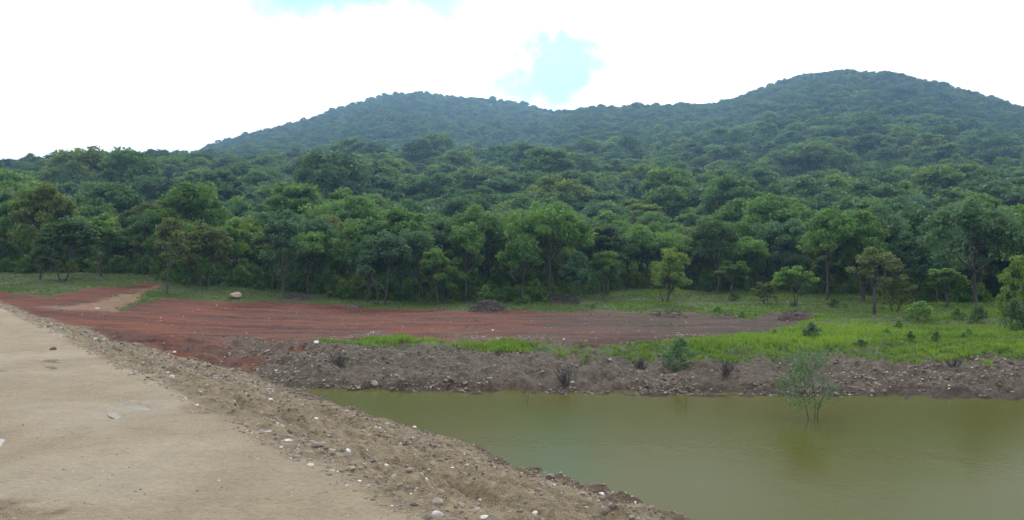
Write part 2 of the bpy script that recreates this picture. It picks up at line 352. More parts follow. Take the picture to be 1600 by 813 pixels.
us = np.linspace(-520, 2120, 700)
Ys = np.concatenate([np.exp(np.arange(math.log(1.2), math.log(76), .0088)), np.exp(np.arange(math.log(76), math.log(800), .026))])
UU, YY = np.meshgrid(us, Ys); XX = (UU-800)/F*YY
x, y = XX.ravel(), YY.ravel()
zt = terrain(x, y)
rw, od, rd, bk, pa, wt, gl, zs = zones(x, y)
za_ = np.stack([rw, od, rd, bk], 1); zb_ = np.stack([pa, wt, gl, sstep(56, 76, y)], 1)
nu = len(us); nY = len(Ys)
idx = np.arange(nu*nY).reshape(nY, nu)
Q = np.stack([idx[:-1, :-1], idx[:-1, 1:], idx[1:, 1:], idx[1:, :-1]], -1).reshape(-1, 4)
V = np.stack([x, y, zt], 1)
qc = lambda a: a[Q].mean(1)
cls = np.zeros(len(Q), int)                                   # grass
cls[qc(y) > 76] = 1                                           # hillside
cls[(qc(rd) > .5)] = 2
cls[(qc(bk) > .5) & ~((qc(rd) > .5) & (qc(bk) < .62))] = 3
cls[(qc(pa) > .5)] = 4
cls[qc(od) > .5] = 5
cls[qc(rw) > .5] = 6
cls[(qc(zs) < -2.15)] = 7
names = {0: ('grassy_ground', 'green grassy ground between the bare earth and the forest'), 1: ('hillside', 'wooded hillside under the forest'),
         2: ('red_earth', 'scraped clearing of bare red earth along the shore'), 3: ('shore_bank', 'dark stony eroded bank above the water'),
         4: ('dirt_path', 'pale earth path climbing towards the forest'), 5: ('dam_embankment', 'rough gravelly slope from the road down to the water'),
         6: ('dirt_road', 'tan packed earth road along the dam crest'), 7: ('lake_bed', 'muddy bed under the water')}
for k, (nm_, lb) in names.items():
    q = Q[cls == k]
    if not len(q): continue
    ids, inv = np.unique(q, return_inverse=True)
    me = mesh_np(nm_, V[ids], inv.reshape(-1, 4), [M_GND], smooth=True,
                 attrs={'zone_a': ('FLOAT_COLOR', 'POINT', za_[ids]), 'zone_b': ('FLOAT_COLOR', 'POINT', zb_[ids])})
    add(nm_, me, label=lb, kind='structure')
# far land beyond the built hills and behind the camera
n = 60; gx, gy = np.meshgrid(np.linspace(-2500, 2500, n), np.linspace(-2500, 2500, n))
idx2 = np.arange(n*n).reshape(n, n)
Q2 = np.stack([idx2[:-1, :-1], idx2[:-1, 1:], idx2[1:, 1:], idx2[1:, :-1]], -1).reshape(-1, 4)
add('ground', mesh_np('ground', np.stack([gx.ravel(), gy.ravel(), -9 + 1.5*vn(gx*.01, gy*.01, 3).ravel()], 1), Q2, [M_GND], smooth=True,
    attrs={'zone_a': ('FLOAT_COLOR', 'POINT', np.zeros((n*n, 4))), 'zone_b': ('FLOAT_COLOR', 'POINT', np.zeros((n*n, 4)))}), kind='structure', label='open land around the reservoir')

def zat(x, y): return float(terrain(np.array([x]), np.array([y]))[0])
def on_ground(px, py, lo=4., hi=120.):
    """the ground point seen at a photo pixel"""
    ys = np.exp(np.linspace(math.log(lo), math.log(hi), 3000)); xs = (px-800)/F*ys
    z = terrain(xs, ys); rows = H0 - F*(z-EYE)/ys
    k = np.argmax(rows <= py) if (rows <= py).any() else len(ys)-1
    return float(xs[k]), float(ys[k]), float(z[k])

# ------------------------------------------------------------------ water
M_WAT, t, b = mat('murky_water')
geo = N(t, 'ShaderNodeNewGeometry')
mp = N(t, 'ShaderNodeMapping'); mp.inputs['Scale'].default_value = (1., .55, 1.); L(t, geo.outputs['Position'], mp.inputs['Vector'])
L(t, ramp(t, noise(t, .16, 3, .5, geo.outputs['Position']), [(.3, (.070,.063,.0145)), (.7, (.062,.071,.014))]), b.inputs['Base Color'])
b.inputs['Roughness'].default_value = .16; b.inputs['IOR'].default_value = 1.33; b.inputs['Specular IOR Level'].default_value = .027
bump(t, mth(t, 'ADD', noise(t, 9, 3, .5, mp.outputs[0]), mth(t, 'MULTIPLY', noise(t, 1.6, 2, .5, mp.outputs[0]), 1.5)), .006, .4, b)
wp = [(-16, 33), (-16, 15), (-2, -12), (10, -60), (160, -60), (160, 33)]
me = bpy.data.meshes.new('water'); me.from_pydata([(a, c, -2.) for a, c in wp], [], [list(range(len(wp)))]); me.materials.append(M_WAT)
add('water', me, kind='structure', label='murky olive green reservoir water')
M_PUD, t, b = mat('puddle_water')
b.inputs['Base Color'].default_value = (.22, .175, .11, 1); b.inputs['Roughness'].default_value = .13; b.inputs['IOR'].default_value = 1.33
plabels = ['small puddle near the stony edge of the dirt road', 'shallow puddle farther along the dirt road', 'puddle at the left edge of the road beyond the first', 'rain puddle on the near left side of the road']
for (px_, py_, ra, rb), lb in zip(PUDDLES, plabels):
    vs = []
    for k in range(28):
        a = k/28*2*math.pi; r = 2.1*(1+.15*math.sin(3*a+px_)+.1*math.sin(5*a))
        p = np.array([px_, py_]) + DN*ra*r*math.cos(a) + DD*rb*r*math.sin(a); vs.append((p[0], p[1], -.052))
    me = bpy.data.meshes.new('puddle'); me.from_pydata(vs, [], [list(range(28))]); me.materials.append(M_PUD)
    add('puddle', me, kind='structure', label=lb)

# ------------------------------------------------------------------ tree builder
class Tubes:
    def __init__(s): s.V = []; s.F = []
    def tube(s, pts, radii, sides=6):
        base = sum(len(v) for v in s.V); n = len(pts)
        pts = np.asarray(pts, float)
        tang = np.gradient(pts, axis=0); tang /= np.linalg.norm(tang, axis=1)[:, None]+1e-9
        ref = np.array([0., 0, 1]) if abs(tang[0][2]) < .9 else np.array([1., 0, 0])
        u_ = np.cross(tang, ref); u_ /= np.linalg.norm(u_, axis=1)[:, None]+1e-9; v_ = np.cross(tang, u_)
        a = np.linspace(0, 2*math.pi, sides, endpoint=False)
        ring = pts[:, None, :] + np.asarray(radii)[:, None, None]*(np.cos(a)[None, :, None]*u_[:, None, :] + np.sin(a)[None, :, None]*v_[:, None, :])
        s.V.append(ring.reshape(-1, 3))
        i = np.arange(n*sides).reshape(n, sides) + base; j = np.roll(i, -1, 1)
        s.F.append(np.stack([i[:-1], j[:-1], j[1:], i[1:]], -1).reshape(-1, 4))
    def get(s): return np.concatenate(s.V), np.concatenate(s.F)
def bend(p, q, r, n=5, w=.12):
    p = np.asarray(p, float); q = np.asarray(q, float); tq = np.linspace(0, 1, n)[:, None]
    d = np.linalg.norm(q-p); off = (r.random(3)-.5)*d*w*2
    return p + (q-p)*tq + off*(np.sin(tq*math.pi)) + (r.random((n, 3))-.5)*d*.04*np.sin(tq*math.pi)
def leaves(centres, rad, flat, per, size, r, upbias=.45):
    """small folded leaf sprays scattered through flattened clumps"""
    nC = len(centres); n = nC*per
    c = np.repeat(centres, per, 0); rr_ = np.repeat(rad, per)
    d = r.normal(size=(n, 3)); d /= np.linalg.norm(d, axis=1)[:, None]
    q = r.random(n)**.45
    p = c + d*(rr_*q)[:, None]*np.array([1, 1, flat])
    nrm = r.normal(size=(n, 3)); nrm[:, 2] += upbias*2; nrm /= np.linalg.norm(nrm, axis=1)[:, None]
    a = np.cross(nrm, r.normal(size=(n, 3))); a /= np.linalg.norm(a, axis=1)[:, None]+1e-9
    bb = np.cross(nrm, a)
    s = size*(.6+.8*r.random(n))[:, None]
    v = np.stack([p - a*s, p + bb*s*.55 + nrm*s*.1, p + a*s, p - bb*s*.55 + nrm*s*.1], 1).reshape(-1, 3)
    f = np.arange(n*4).reshape(n, 4)
    tint = np.clip(np.repeat(r.normal(.5, .13, nC), per) + r.normal(0, .13, n), 0, 1)
    return v, f, np.repeat(tint, 4)
def tree_geo(seed, Ht=7., R=3.6, bole=.33, nclump=48, per=165, size=.145, dome=.62, clump=.24, flat=.55, trunk_r=.11, stems=1, skirt=.15, lean=.3):
    r = np.random.default_rng(seed)
    T = Tubes()
    zc0 = Ht*(bole+.1); Hc = Ht - zc0
    cen = []
    ax, ay = 1+.25*(r.random()-.5), 1+.25*(r.random()-.5)
    off = (r.random(2)-.5)*lean*R
    lob = r.random(8)*2*math.pi
    while len(cen) < nclump:
        a = r.random()*2*math.pi; q = math.sqrt(r.random())
        rad = R*(.82+.14*math.sin(2*a+lob[0])+.12*math.sin(3*a+lob[1]) + .08*math.sin(5*a+lob[2]))*.84
        hz = math.sqrt(max(0, 1-q*q))
        z = zc0 + Hc*.92*(hz**dome*(.93+.1*math.sin(2.5*a+lob[3])) ) * (1 if r.random() < .72 else .35+.6*r.random()) - skirt*Hc*r.random()*q
        z += r.normal(0, .05*Hc)
        cen.append((off[0]+rad*q*math.cos(a)*ax, off[1]+rad*q*math.sin(a)*ay, min(z, Ht*.97)))
    cen = np.array(cen); crad = R*clump*(.65+.7*r.random(nclump))
    nl = max(3, min(6, nclump//7))
    fork = np.array([off[0]*.4, off[1]*.4, Ht*bole])
    bases = []
    if stems == 1:
        pts = bend((0, 0, -.15), fork, r, 6, .1); T.tube(pts, np.linspace(trunk_r*1.25, trunk_r*.8, 6), 7)
        bases = [fork]
    else:
        for k in range(stems):
            a = k/stems*2*math.pi + r.random(); e = np.array([math.cos(a)*R*.22, math.sin(a)*R*.22, Ht*bole*(.9+.4*r.random())])
            T.tube(bend((math.cos(a)*.1, math.sin(a)*.1, -.15), e, r, 6, .12), np.linspace(trunk_r*.9, trunk_r*.55, 6), 6); bases.append(e)
    seedc = cen[r.choice(len(cen), nl, replace=False)]
    for _ in range(3):
        lab = np.argmin(((cen[:, None]-seedc[None])**2).sum(2), 1)
        seedc = np.array([cen[lab == k].mean(0) if (lab == k).any() else seedc[k] for k in range(nl)])
    for k in range(nl):
        tgt = seedc[k]; bs = bases[int(np.argmin([np.linalg.norm((tgt-bb_)[:2]) for bb_ in bases]))]
        mid = bs + (tgt-bs)*.72; limb = bend(bs, mid, r, 6, .16)
        T.tube(limb, np.linspace(trunk_r*.62, trunk_r*.3, 6), 5)
        for c in cen[lab == k]:
            st = limb[r.integers(2, 6)]
            T.tube(bend(st, c, r, 4, .14), np.linspace(trunk_r*.26, trunk_r*.07, 4), 4)
    tv, tf = T.get()
    return (tv, tf), leaves(cen, crad, flat, per, size, r)
def tree_meshes(name, lm, **kw):
    (tv, tf), (lv, lf, tn) = tree_geo(**kw)
    return (mesh_np('trunk', tv, tf, [M_BARK], smooth=True), mesh_np('crown', lv, lf, [lm], attrs={'tint': ('FLOAT', 'POINT', tn)}))
def with_mat(me, m):
    c = me.copy(); c.materials.clear(); c.materials.append(m); return c

KIND = []      # forest tree forms: (trunk, crown, height, crown radius)
spec = [dict(Ht=7, R=3.7, bole=.40), dict(Ht=7.4, R=3.4, bole=.44, dome=.5), dict(Ht=6.4, R=3.9, bole=.38, dome=.8, flat=.45), dict(Ht=7.8, R=3.2, bole=.32, dome=.5),
        dict(Ht=6.6, R=3.0, bole=.30, stems=2), dict(Ht=7.2, R=4.2, bole=.36, nclump=56), dict(Ht=6.2, R=2.7, bole=.34, nclump=34, per=120), dict(Ht=8., R=3.9, bole=.4, nclump=52, dome=.55), dict(Ht=6.8, R=4.4, bole=.42, nclump=50, dome=.9, flat=.4), dict(Ht=7.6, R=3., bole=.28, nclump=40, dome=.42, skirt=.4), dict(Ht=7., R=3.6, bole=.3, nclump=60, clump=.18, stems=3), dict(Ht=7.2, R=4., bole=.38, nclump=30, clump=.3)]
for i, s_ in enumerate(spec):
    a, c = tree_meshes('tree', M_LEAF, seed=100+i, **s_); KIND.append((a, c, s_['Ht'], s_['R']))

def put_tree(name, tm, cm, loc, rz, sc, label, cat='tree', group=None, leaf=None):
    o = add(name, None, loc=loc, rz=rz, sc=sc, label=label, cat=cat, group=group); o.empty_display_size = .5
    add('trunk', tm, o); c = add('crown', cm, o)
    if leaf: c.material_slots[0].link = 'OBJECT'; c.material_slots[0].material = leaf
    return o

# front-row trees that can be told apart: base pixel, crown top row, crown width in pixels, form, leaf, label
placed = []
def front(name, px, py, top, wid, kind, m, label, rz=None, group='trees along the forest edge', cat='tree'):
    X, Y, Z = on_ground(px, py)
    tm, cm, ht, R = kind
    hs = (py-top)/F*Y/ht; ws = wid/F*Y/(2*R)
    put_tree(name, tm, cm, (X, Y, Z), random.random()*6.28 if rz is None else rz, (ws, ws, hs), label, cat, group, m)
    placed.append((X, Y, wid/F*Y/2))
slim = [tree_meshes('t', M_LEAF, seed=200+i, Ht=6, R=1.7, bole=.33, nclump=26, per=100, size=.13, dome=.35, trunk_r=.09, clump=.3) for i in range(2)]
SLIM = [(a, c, 6, 1.7) for a, c in slim]
multi = [tree_meshes('t', M_LEAF, seed=220+i, Ht=4.2, R=2.3, bole=.2, nclump=64, per=62, size=.10, dome=.55, trunk_r=.085, stems=3, clump=.17, skirt=.6) for i in range(2)]
MULTI = [(a, c, 4.2, 2.2) for a, c in multi]
flatk = tree_meshes('t', M_LEAF, seed=231, Ht=3.2, R=2.3, bole=.35, nclump=26, per=100, size=.10, dome=.9, trunk_r=.075, stems=2, clump=.22, flat=.4); FLAT = (*flatk, 3.2, 2.3)
openk = tree_meshes('t', M_LEAF, seed=240, Ht=5.5, R=2.4, bole=.4, nclump=34, per=60, size=.11, dome=.6, trunk_r=.1, clump=.2); OPEN = (*openk, 5.5, 2.4)
bushk = [tree_meshes('t', M_LEAF, seed=250+i, Ht=1.6, R=1., bole=.05, nclump=26, per=70, size=.065, dome=.6, trunk_r=.03, stems=4, clump=.3, skirt=.8, flat=.8) for i in range(3)]
BUSH = [(a, c, 1.6, 1.) for a, c in bushk]

front('forest_tree', 62, 438, 392, 62, SLIM[0], M_DRK, 'low dark bushy tree standing alone in the grass beyond the road end')
front('forest_tree', 97, 440, 338, 105, KIND[4], M_DRK, 'dark forked tree behind the low bushy tree at the road end')
front('forest_tree', 160, 432, 345, 75, SLIM[1], None, 'narrow tree between the dark forked tree and the path')
front('forest_tree', 226, 430, 330, 85, KIND[6], None, 'dark-trunked tree at the top of the earth path')
front('forest_tree', 262, 461, 335, 66, SLIM[0], M_OLV, 'tall slender tree with bare trunk just right of the path top')
front('forest_tree', 318, 453, 350, 90, KIND[4], M_OLV, 'spreading olive tree with several trunks behind the boulder')
front('forest_tree', 425, 452, 362, 70, SLIM[1], None, 'slim tree between the boulder and the round pale-topped tree')
front('forest_tree', 482, 461, 361, 104, KIND[0], M_MID, 'round light green tree with straight trunk above the dark brush heap')
front('forest_tree', 572, 458, 368, 62, SLIM[1], M_OLV, 'thin tree with small yellowish top right of the round light green tree')
front('forest_tree', 640, 456, 345, 90, KIND[3], M_DRK, 'dark tree at the forest edge above the green verge')
front('forest_tree', 703, 468, 350, 105, OPEN, M_DRK, 'tree with a dark leaning bare trunk left of the grey branch heap', rz=1.)
front('forest_tree', 765, 459, 352, 80, KIND[6], M_OLV, 'tree directly behind the grey branch heap')
front('forest_tree', 862, 460, 360, 112, KIND[1], None, 'broad tree behind the long brown branch heap')
front('forest_tree', 950, 455, 345, 95, KIND[3], M_DRK, 'dark tree between the brown branch heap and the lone yellow-green tree')
front('yellow_green_tree', 1040, 473, 385, 86, MULTI[0], M_YEL, 'lone yellow-green tree with three stems on the grass')
front('small_tree', 1146, 462, 405, 58, SLIM[0], M_MID, 'small fresh green tree right of the lone yellow-green tree')
front('small_tree', 1195, 476, 440, 50, MULTI[1], M_OLV, 'low spindly tree touching the flat-topped tree')
front('small_tree', 1242, 479, 414, 82, FLAT, M_MID, 'flat-topped small tree above the heap of uprooted soil')
front('small_tree', 1295, 462, 400, 60, SLIM[1], None, 'slender tree behind the flat-topped small tree')
front('forest_tree', 1366, 492, 385, 112, OPEN, M_OLV, 'open-crowned tree with pale bent trunk on the grass slope')
front('small_tree', 1400, 488, 428, 74, MULTI[1], M_OLV, 'low bushy tree right of the pale bent trunk')
front('small_tree', 1478, 480, 420, 62, SLIM[1], M_MID, 'thin green tree left of the big dark trunk')
front('forest_tree', 1526, 489, 316, 178, KIND[5], M_BLU, 'large blue-green tree with thick dark trunk on the right slope')
front('forest_tree', 1365, 462, 312, 140, KIND[2], M_BLU, 'broad blue-green tree behind the open-crowned tree')
front('small_tree', 1597, 512, 395, 80, MULTI[0], M_YEL, 'yellow-green tree cut by the right edge of the picture')
front('forest_tree', 1120, 458, 345, 105, KIND[7], M_DRK, 'dark tree behind the small fresh green tree')
front('forest_tree', 1215, 452, 345, 120, KIND[5], M_BLU, 'wide blue-green tree behind the flat-topped small tree')

# shrubs on the grass slope
bl = [(1440,502,470,60,M_MID,'leafy green shrub at the foot of the forest left of the dark round shrub'), (1527,506,478,36,M_DRK,'dark round shrub below the big dark trunk'),
      (1590,520,462,52,M_DRK,'big dark shrub at the right picture edge'), (1425,533,517,18,M_DRK,'small dark shrub in the middle of the grass slope'),
      (1462,534,517,18,M_DRK,'small dark shrub just right of its twin on the grass slope'), (1345,545,528,26,M_BLU,'grey-green shrub on the grass above the flooded bush'),
      (1265,530,503,44,M_BLU,'pale blue-green shrub below the heap of uprooted soil'), (1062,572,528,58,M_BLU,'feathery blue-green shrub on top of the eroded bank'),
      (1148,470,455,20,M_DRK,'small shrub under the small fresh green tree'), (1300,480,466,24,M_DRK,'low shrub right of the flat-topped small tree'), (948,462,450,14,M_DRK,'tiny dark shrub on the grass left of the lone tree'),
      (1120,488,478,22,M_MID,'low grass-green shrub at the edge of the bare earth'), (1500,500,480,34,M_MID,'green shrub between the leafy and the dark round shrub')]
for i, (px, py, top, w_, m, lb) in enumerate(bl):
    front('shrub', px, py, top, w_, BUSH[i % 3], m, lb, group='shrubs on the grass slope', cat='shrub')

# flooded bush
fb = tree_meshes('t', M_BLU, seed=301, Ht=1.95, R=1.15, bole=.28, nclump=46, per=80, size=.025, dome=.7, trunk_r=.016, stems=3, clump=.22, skirt=.75, flat=.7, lean=.5)
Yb = 3.6*F/(655-H0); put_tree('flooded_bush', *fb, ((1272-800)/F*Yb, Yb, -2.12), .4, 1., 'feathery grey-green bush standing in the water near the far bank', 'bush')

# ------------------------------------------------------------------ forest behind
def edge_depth(u):    # where the closed wood begins
    return np.interp(u, [-600, 0, 200, 290, 480, 800, 930, 1000, 1150, 1300, 1450, 1600, 2200], [70, 68, 67, 61, 59, 58.5, 61, 70, 67, 61, 56, 56, 56])
cell = {}
pts = []; szs = []
def ok(x, y, d):
    i, j = int(x//6), int(y//6)
    for a in range(i-1, i+2):
        for c in range(j-1, j+2):
            for (p, q) in cell.get((a, c), ()):
                if (p-x)**2+(q-y)**2 < d*d: return False
    return True
for X, Y, R in placed: cell.setdefault((int(X//6), int(Y//6)), []).append((X, Y))
r2 = np.random.default_rng(5)
cand_y = np.sqrt(r2.random(60000)*(660**2-52**2)+52**2); cand_u = r2.uniform(-330, 1930, 60000)
cand_x = (cand_u-800)/F*cand_y
far_lim = np.interp(cand_u, [250, 300, 860, 900], [330, 660, 660, 560])
okm = (cand_y > edge_depth(cand_u) + 3*vn(cand_x*.15, cand_y*.15, 91)) & (cand_y < far_lim)
for X, Y in zip(cand_x[okm], cand_y[okm]):
    sc_ = float(np.clip(r2.lognormal(0, .24), .6, 1.35 if Y < 95 or Y > 330 else 1.6)*np.interp(Y, [56, 72, 88, 105, 125, 300, 420, 520], [.64, .7, .84, 1.05, 1.2, 1.12, .86, .72]))
    if ok(X, Y, min(6., 3.3*sc_ if Y < 85 else 3.9*sc_)):
        szs.append(sc_)
        cell.setdefault((int(X//6), int(Y//6)), []).append((X, Y)); pts.append((X, Y))
pts = np.array(pts); pz = terrain(pts[:, 0], pts[:, 1])
hk = r2.integers(0, len(KIND), len(pts)); hs = np.array(szs); hz_ = hs*np.interp(pts[:, 1], [60, 76, 100, 200], [1.2, 1.1, .88, .84])*r2.uniform(.9, 1.1, len(pts))
rot = r2.random(len(pts))*6.283
pu, pv = project(pts[:, 0], pts[:, 1], pz)
inview = (pu > -40) & (pu < 1640)
# hidden rows: keep as individuals the nearest ones in view
order = np.argsort(np.where(inview, pts[:, 1], 1e9))
n_ind = 270
ind = set(order[:n_ind].tolist())
ANCH = [(80, 'the low dark bushy tree'), (190, 'the dark forked tree'), (290, 'the path top'), (400, 'the boulder'), (530, 'the round pale tree'), (610, 'the thin yellowish tree'),
        (730, 'the leaning bare trunk'), (820, 'the grey branch heap'), (920, 'the brown branch heap'), (1090, 'the lone yellow-green tree'), (1180, 'the small fresh tree'),
        (1290, 'the flat-topped tree'), (1420, 'the pale bent trunk'), (1500, 'the leafy shrub'), (9999, 'the big dark trunk')]
TN = list(TONES)
made = {}
for i in order[:n_ind]:
    X, Y = pts[i]; tm, cm, ht, R = KIND[hk[i]]
    q = .5 + .75*vn(X*.06, Y*.06, 93) + r2.normal(0, .2)
    tone = TN[0] if q < .2 else TN[1] if q < .42 else TN[2] if q < .64 else TN[3] if q < .8 else TN[4] if q < .95 else TN[5]
    dz = Y - edge_depth(pu[i])
    row = 'at the forest edge behind' if dz < 8 else 'in the second rank behind' if dz < 18 else 'in the third rank behind' if dz < 28 else 'in the canopy above'
    big = hz_[i]*ht
    lb = f"{'small' if big < 5.7 else 'tall' if big > 7.3 else 'middling'} {'broad' if R > 3.6 else 'narrow' if R < 3.1 else 'round'} {tone} tree {row} {next(a for u_, a in ANCH if pu[i] < u_)}"
    o = put_tree('forest_tree', tm, cm, (X, Y, pz[i]-.1), rot[i], (hs[i], hs[i], hz_[i]), lb, 'tree', 'trees of the dense forest', TONES[tone])
    made.setdefault(lb, []).append((pu[i], o))
for lb, os_ in made.items():
    os_.sort(key=lambda e: e[0])
    w_ = {1: None, 2: ['left one', 'right one'], 3: ['left one', 'middle one', 'right one']}.get(len(os_), ['first from left', 'second from left', 'third from left', 'fourth from left', 'fifth from left', 'sixth from left'])
    if w_:
        for (u_, o), p in zip(os_, w_): o['label'] = lb + ', ' + p
# the rest of the wood on the hills: one mass, copies of the same tree forms
rest = np.array([i for i in range(len(pts)) if i not in ind])
def wood(name, forms, P3, scale, rotz, which, mats, label, zscale=None):
    Vs, Fs, MI, TI, PR = [], [], [], [], []
    base = 0
    for k, parts in enumerate(forms):
        for (v, f, mi, tn) in parts:
            Vs.append(v); Fs.append(f+base); MI.append(np.full(len(f), mi)); TI.append(tn); PR.append(np.full(len(v), k)); base += len(v)
    nproto = base
    Vs.append(P3); PR.append(np.full(len(P3), -1)); TI.append(np.zeros(len(P3)))
    pad = lambda a: np.concatenate([np.zeros(nproto), a])
    me = mesh_np(name, np.concatenate(Vs), np.concatenate(Fs), mats, np.concatenate(MI), False,
        {'tint': ('FLOAT', 'POINT', np.concatenate(TI)), 'proto': ('INT', 'POINT', np.concatenate(PR).astype(np.int32)),
         'siz': ('FLOAT_VECTOR', 'POINT', np.concatenate([np.zeros((nproto, 3)), np.stack([scale, scale, zscale], 1) if zscale is not None else np.repeat(scale[:, None], 3, 1)])), 'rotz': ('FLOAT', 'POINT', pad(rotz)), 'which': ('INT', 'POINT', pad(which).astype(np.int32))})
    o = add(name, me, label=label, kind='stuff')
    g = bpy.data.node_groups.new(name, 'GeometryNodeTree'); g.is_modifier = True
    g.interface.new_socket('Geometry', in_out='INPUT', socket_type='NodeSocketGeometry'); g.interface.new_socket('Geometry', in_out='OUTPUT', socket_type='NodeSocketGeometry')
    gi = N(g, 'NodeGroupInput'); go = N(g, 'NodeGroupOutput')
    def attr(nm, ty):
        a = N(g, 'GeometryNodeInputNamedAttribute', data_type=ty); a.inputs['Name'].default_value = nm
        return next(s for s in a.outputs if s.enabled and s.name == 'Attribute')
    pr = attr('proto', 'INT'); jn = N(g, 'GeometryNodeJoinGeometry')
    def sel(k):
        c = N(g, 'FunctionNodeCompare', data_type='INT', operation='EQUAL')
        ins = [s for s in c.inputs if s.enabled]; L(g, pr, ins[0]); ins[1].default_value = k
        sp = N(g, 'GeometryNodeSeparateGeometry', domain='POINT'); L(g, gi.outputs[0], sp.inputs['Geometry']); L(g, c.outputs[0], sp.inputs['Selection'])
        return sp.outputs['Selection']
    for k in range(len(forms)):
        gt = N(g, 'GeometryNodeGeometryToInstance'); L(g, sel(k), gt.inputs[0]); L(g, gt.outputs[0], jn.inputs[0])
    ip = N(g, 'GeometryNodeInstanceOnPoints'); L(g, sel(-1), ip.inputs['Points']); L(g, jn.outputs[0], ip.inputs['Instance'])
    ip.inputs['Pick Instance'].default_value = True; L(g, attr('which', 'INT'), ip.inputs['Instance Index'])
    cx = N(g, 'ShaderNodeCombineXYZ'); L(g, attr('rotz', 'FLOAT'), cx.inputs[2]); L(g, cx.outputs[0], ip.inputs['Rotation'])
    L(g, attr('siz', 'FLOAT_VECTOR'), ip.inputs['Scale']); L(g, ip.outputs[0], go.inputs[0])
    md = o.modifiers.new('copies', 'NODES'); md.node_group = g
    return o
forms = []
for i, s_ in enumerate(spec):
    (tv, tf), (lv, lf, tn) = tree_geo(seed=100+i, **{**s_, 'per': 80, 'size': .2})
    forms.append([(tv, tf, 0, np.full(len(tv), .5)), (lv, lf, 1, tn)])
wood('forest', forms, np.column_stack([pts[rest], pz[rest]-.1]), hs[rest], rot[rest], hk[rest], [M_BARK, M_FAR], 'dense green woodland covering the two hills', hz_[rest])
# undergrowth between the trunks
uy = r2.uniform(52, 110, 9000); uu = r2.uniform(-100, 1700, 9000); ux = (uu-800)/F*uy
k = uy > edge_depth(uu) + 4 + 8*vn(ux*.2, uy*.2, 9)
ux, uy = ux[k], uy[k]; ux, uy = ux[:3200], uy[:3200]
bforms = []
for i in range(3):
    (tv, tf), (lv, lf, tn) = tree_geo(seed=400+i, Ht=1.5, R=1.1, bole=.05, nclump=22, per=40, size=.11, dome=.6, trunk_r=.03, stems=3, clump=.3, skirt=.8, flat=.8)
    bforms.append([(tv, tf, 0, np.full(len(tv), .5)), (lv, lf, 1, tn)])
wood('undergrowth', bforms, np.column_stack([ux, uy, terrain(ux, uy)-.05]), .3 + .75*r2.random(len(ux))**2, r2.random(len(ux))*6.28, r2.integers(0, 3, len(ux)), [M_BARK, M_LEAF], 'low leafy undergrowth beneath the forest trees')

n = 100; wy = np.exp(r2.uniform(math.log(29), math.log(62), n)); wu = r2.uniform(560, 1660, n); wx = (wu-800)/F*wy
rw, od, rd, bk, pa, wt, gl, zs = zones(wx, wy)
k = (np.maximum.reduce([od, rd, bk, pa]) < .3) & (r2.random(n) < np.clip(.5+1.6*fbm(wx*.3, wy*.3, 95, 3), .1, 1)); wx, wy = wx[k], wy[k]
wood('weeds', bforms, np.column_stack([wx, wy, terrain(wx, wy)-.03]), .1 + .24*r2.random(len(wx))**2, r2.random(len(wx))*6.28, r2.integers(0, 3, len(wx)), [M_BARK, M_MID], 'low broad-leaved weeds scattered through the grass slope')

# ------------------------------------------------------------------ grass
def grass(name, x, y, h, label, blades=7, tone=None, wdt=.008):
    n = len(x); z = terrain(x, y)
    r = np.random.default_rng(77)
    bx = np.repeat(x, blades) + r.normal(0, 1, n*blades)*np.repeat(h, blades)*.28; by = np.repeat(y, blades) + r.normal(0, 1, n*blades)*np.repeat(h, blades)*.28
    bz = np.repeat(z, blades) - .02; hh = np.repeat(h, blades)*r.uniform(.55, 1.15, n*blades)
    a = r.random(n*blades)*6.283; w = wdt*(1+1.2*r.random(n*blades))*(1+np.repeat(y, blades)/60)
    lx, ly = r.normal(0, .33, n*blades)*hh, r.normal(0, .33, n*blades)*hh
    dx, dy = np.cos(a)*w, np.sin(a)*w
    v = np.stack([np.stack([bx-dx, by-dy, bz], 1), np.stack([bx+dx, by+dy, bz], 1), np.stack([bx+lx*.45+dx*.7, by+ly*.45+dy*.7, bz+hh*.62], 1), np.stack([bx+lx, by+ly, bz+hh*.95], 1)], 1).reshape(-1, 3)
    tn = np.clip(np.repeat(tone, blades) + r.normal(0, .15, n*blades), 0, 1)
    me = mesh_np(name, v, np.arange(n*blades*4).reshape(-1, 4), [M_GRS], attrs={'tint': ('FLOAT', 'POINT', np.repeat(tn, 4))})
    add(name, me, label=label, kind='stuff')
r3 = np.random.default_rng(9)
n = 260000
gy_ = np.exp(r3.uniform(math.log(27), math.log(92), n)); gu = r3.uniform(-60, 1680, n); gx_ = (gu-800)/F*gy_
rw, od, rd, bk, pa, wt, gl, zs = zones(gx_, gy_)
keep = (1-np.maximum.reduce([od, rd, bk, pa])) 
dens = np.clip(.72 + 1.4*fbm(gx_*.33, gy_*.33, 71, 3), .1, 1)
strip = (gu < 1050) & (gy_ < 44)
dens = np.where(strip, np.clip(.1 + 3.6*fbm(gx_*.45, gy_*.3, 74, 3), .06, 1), dens)
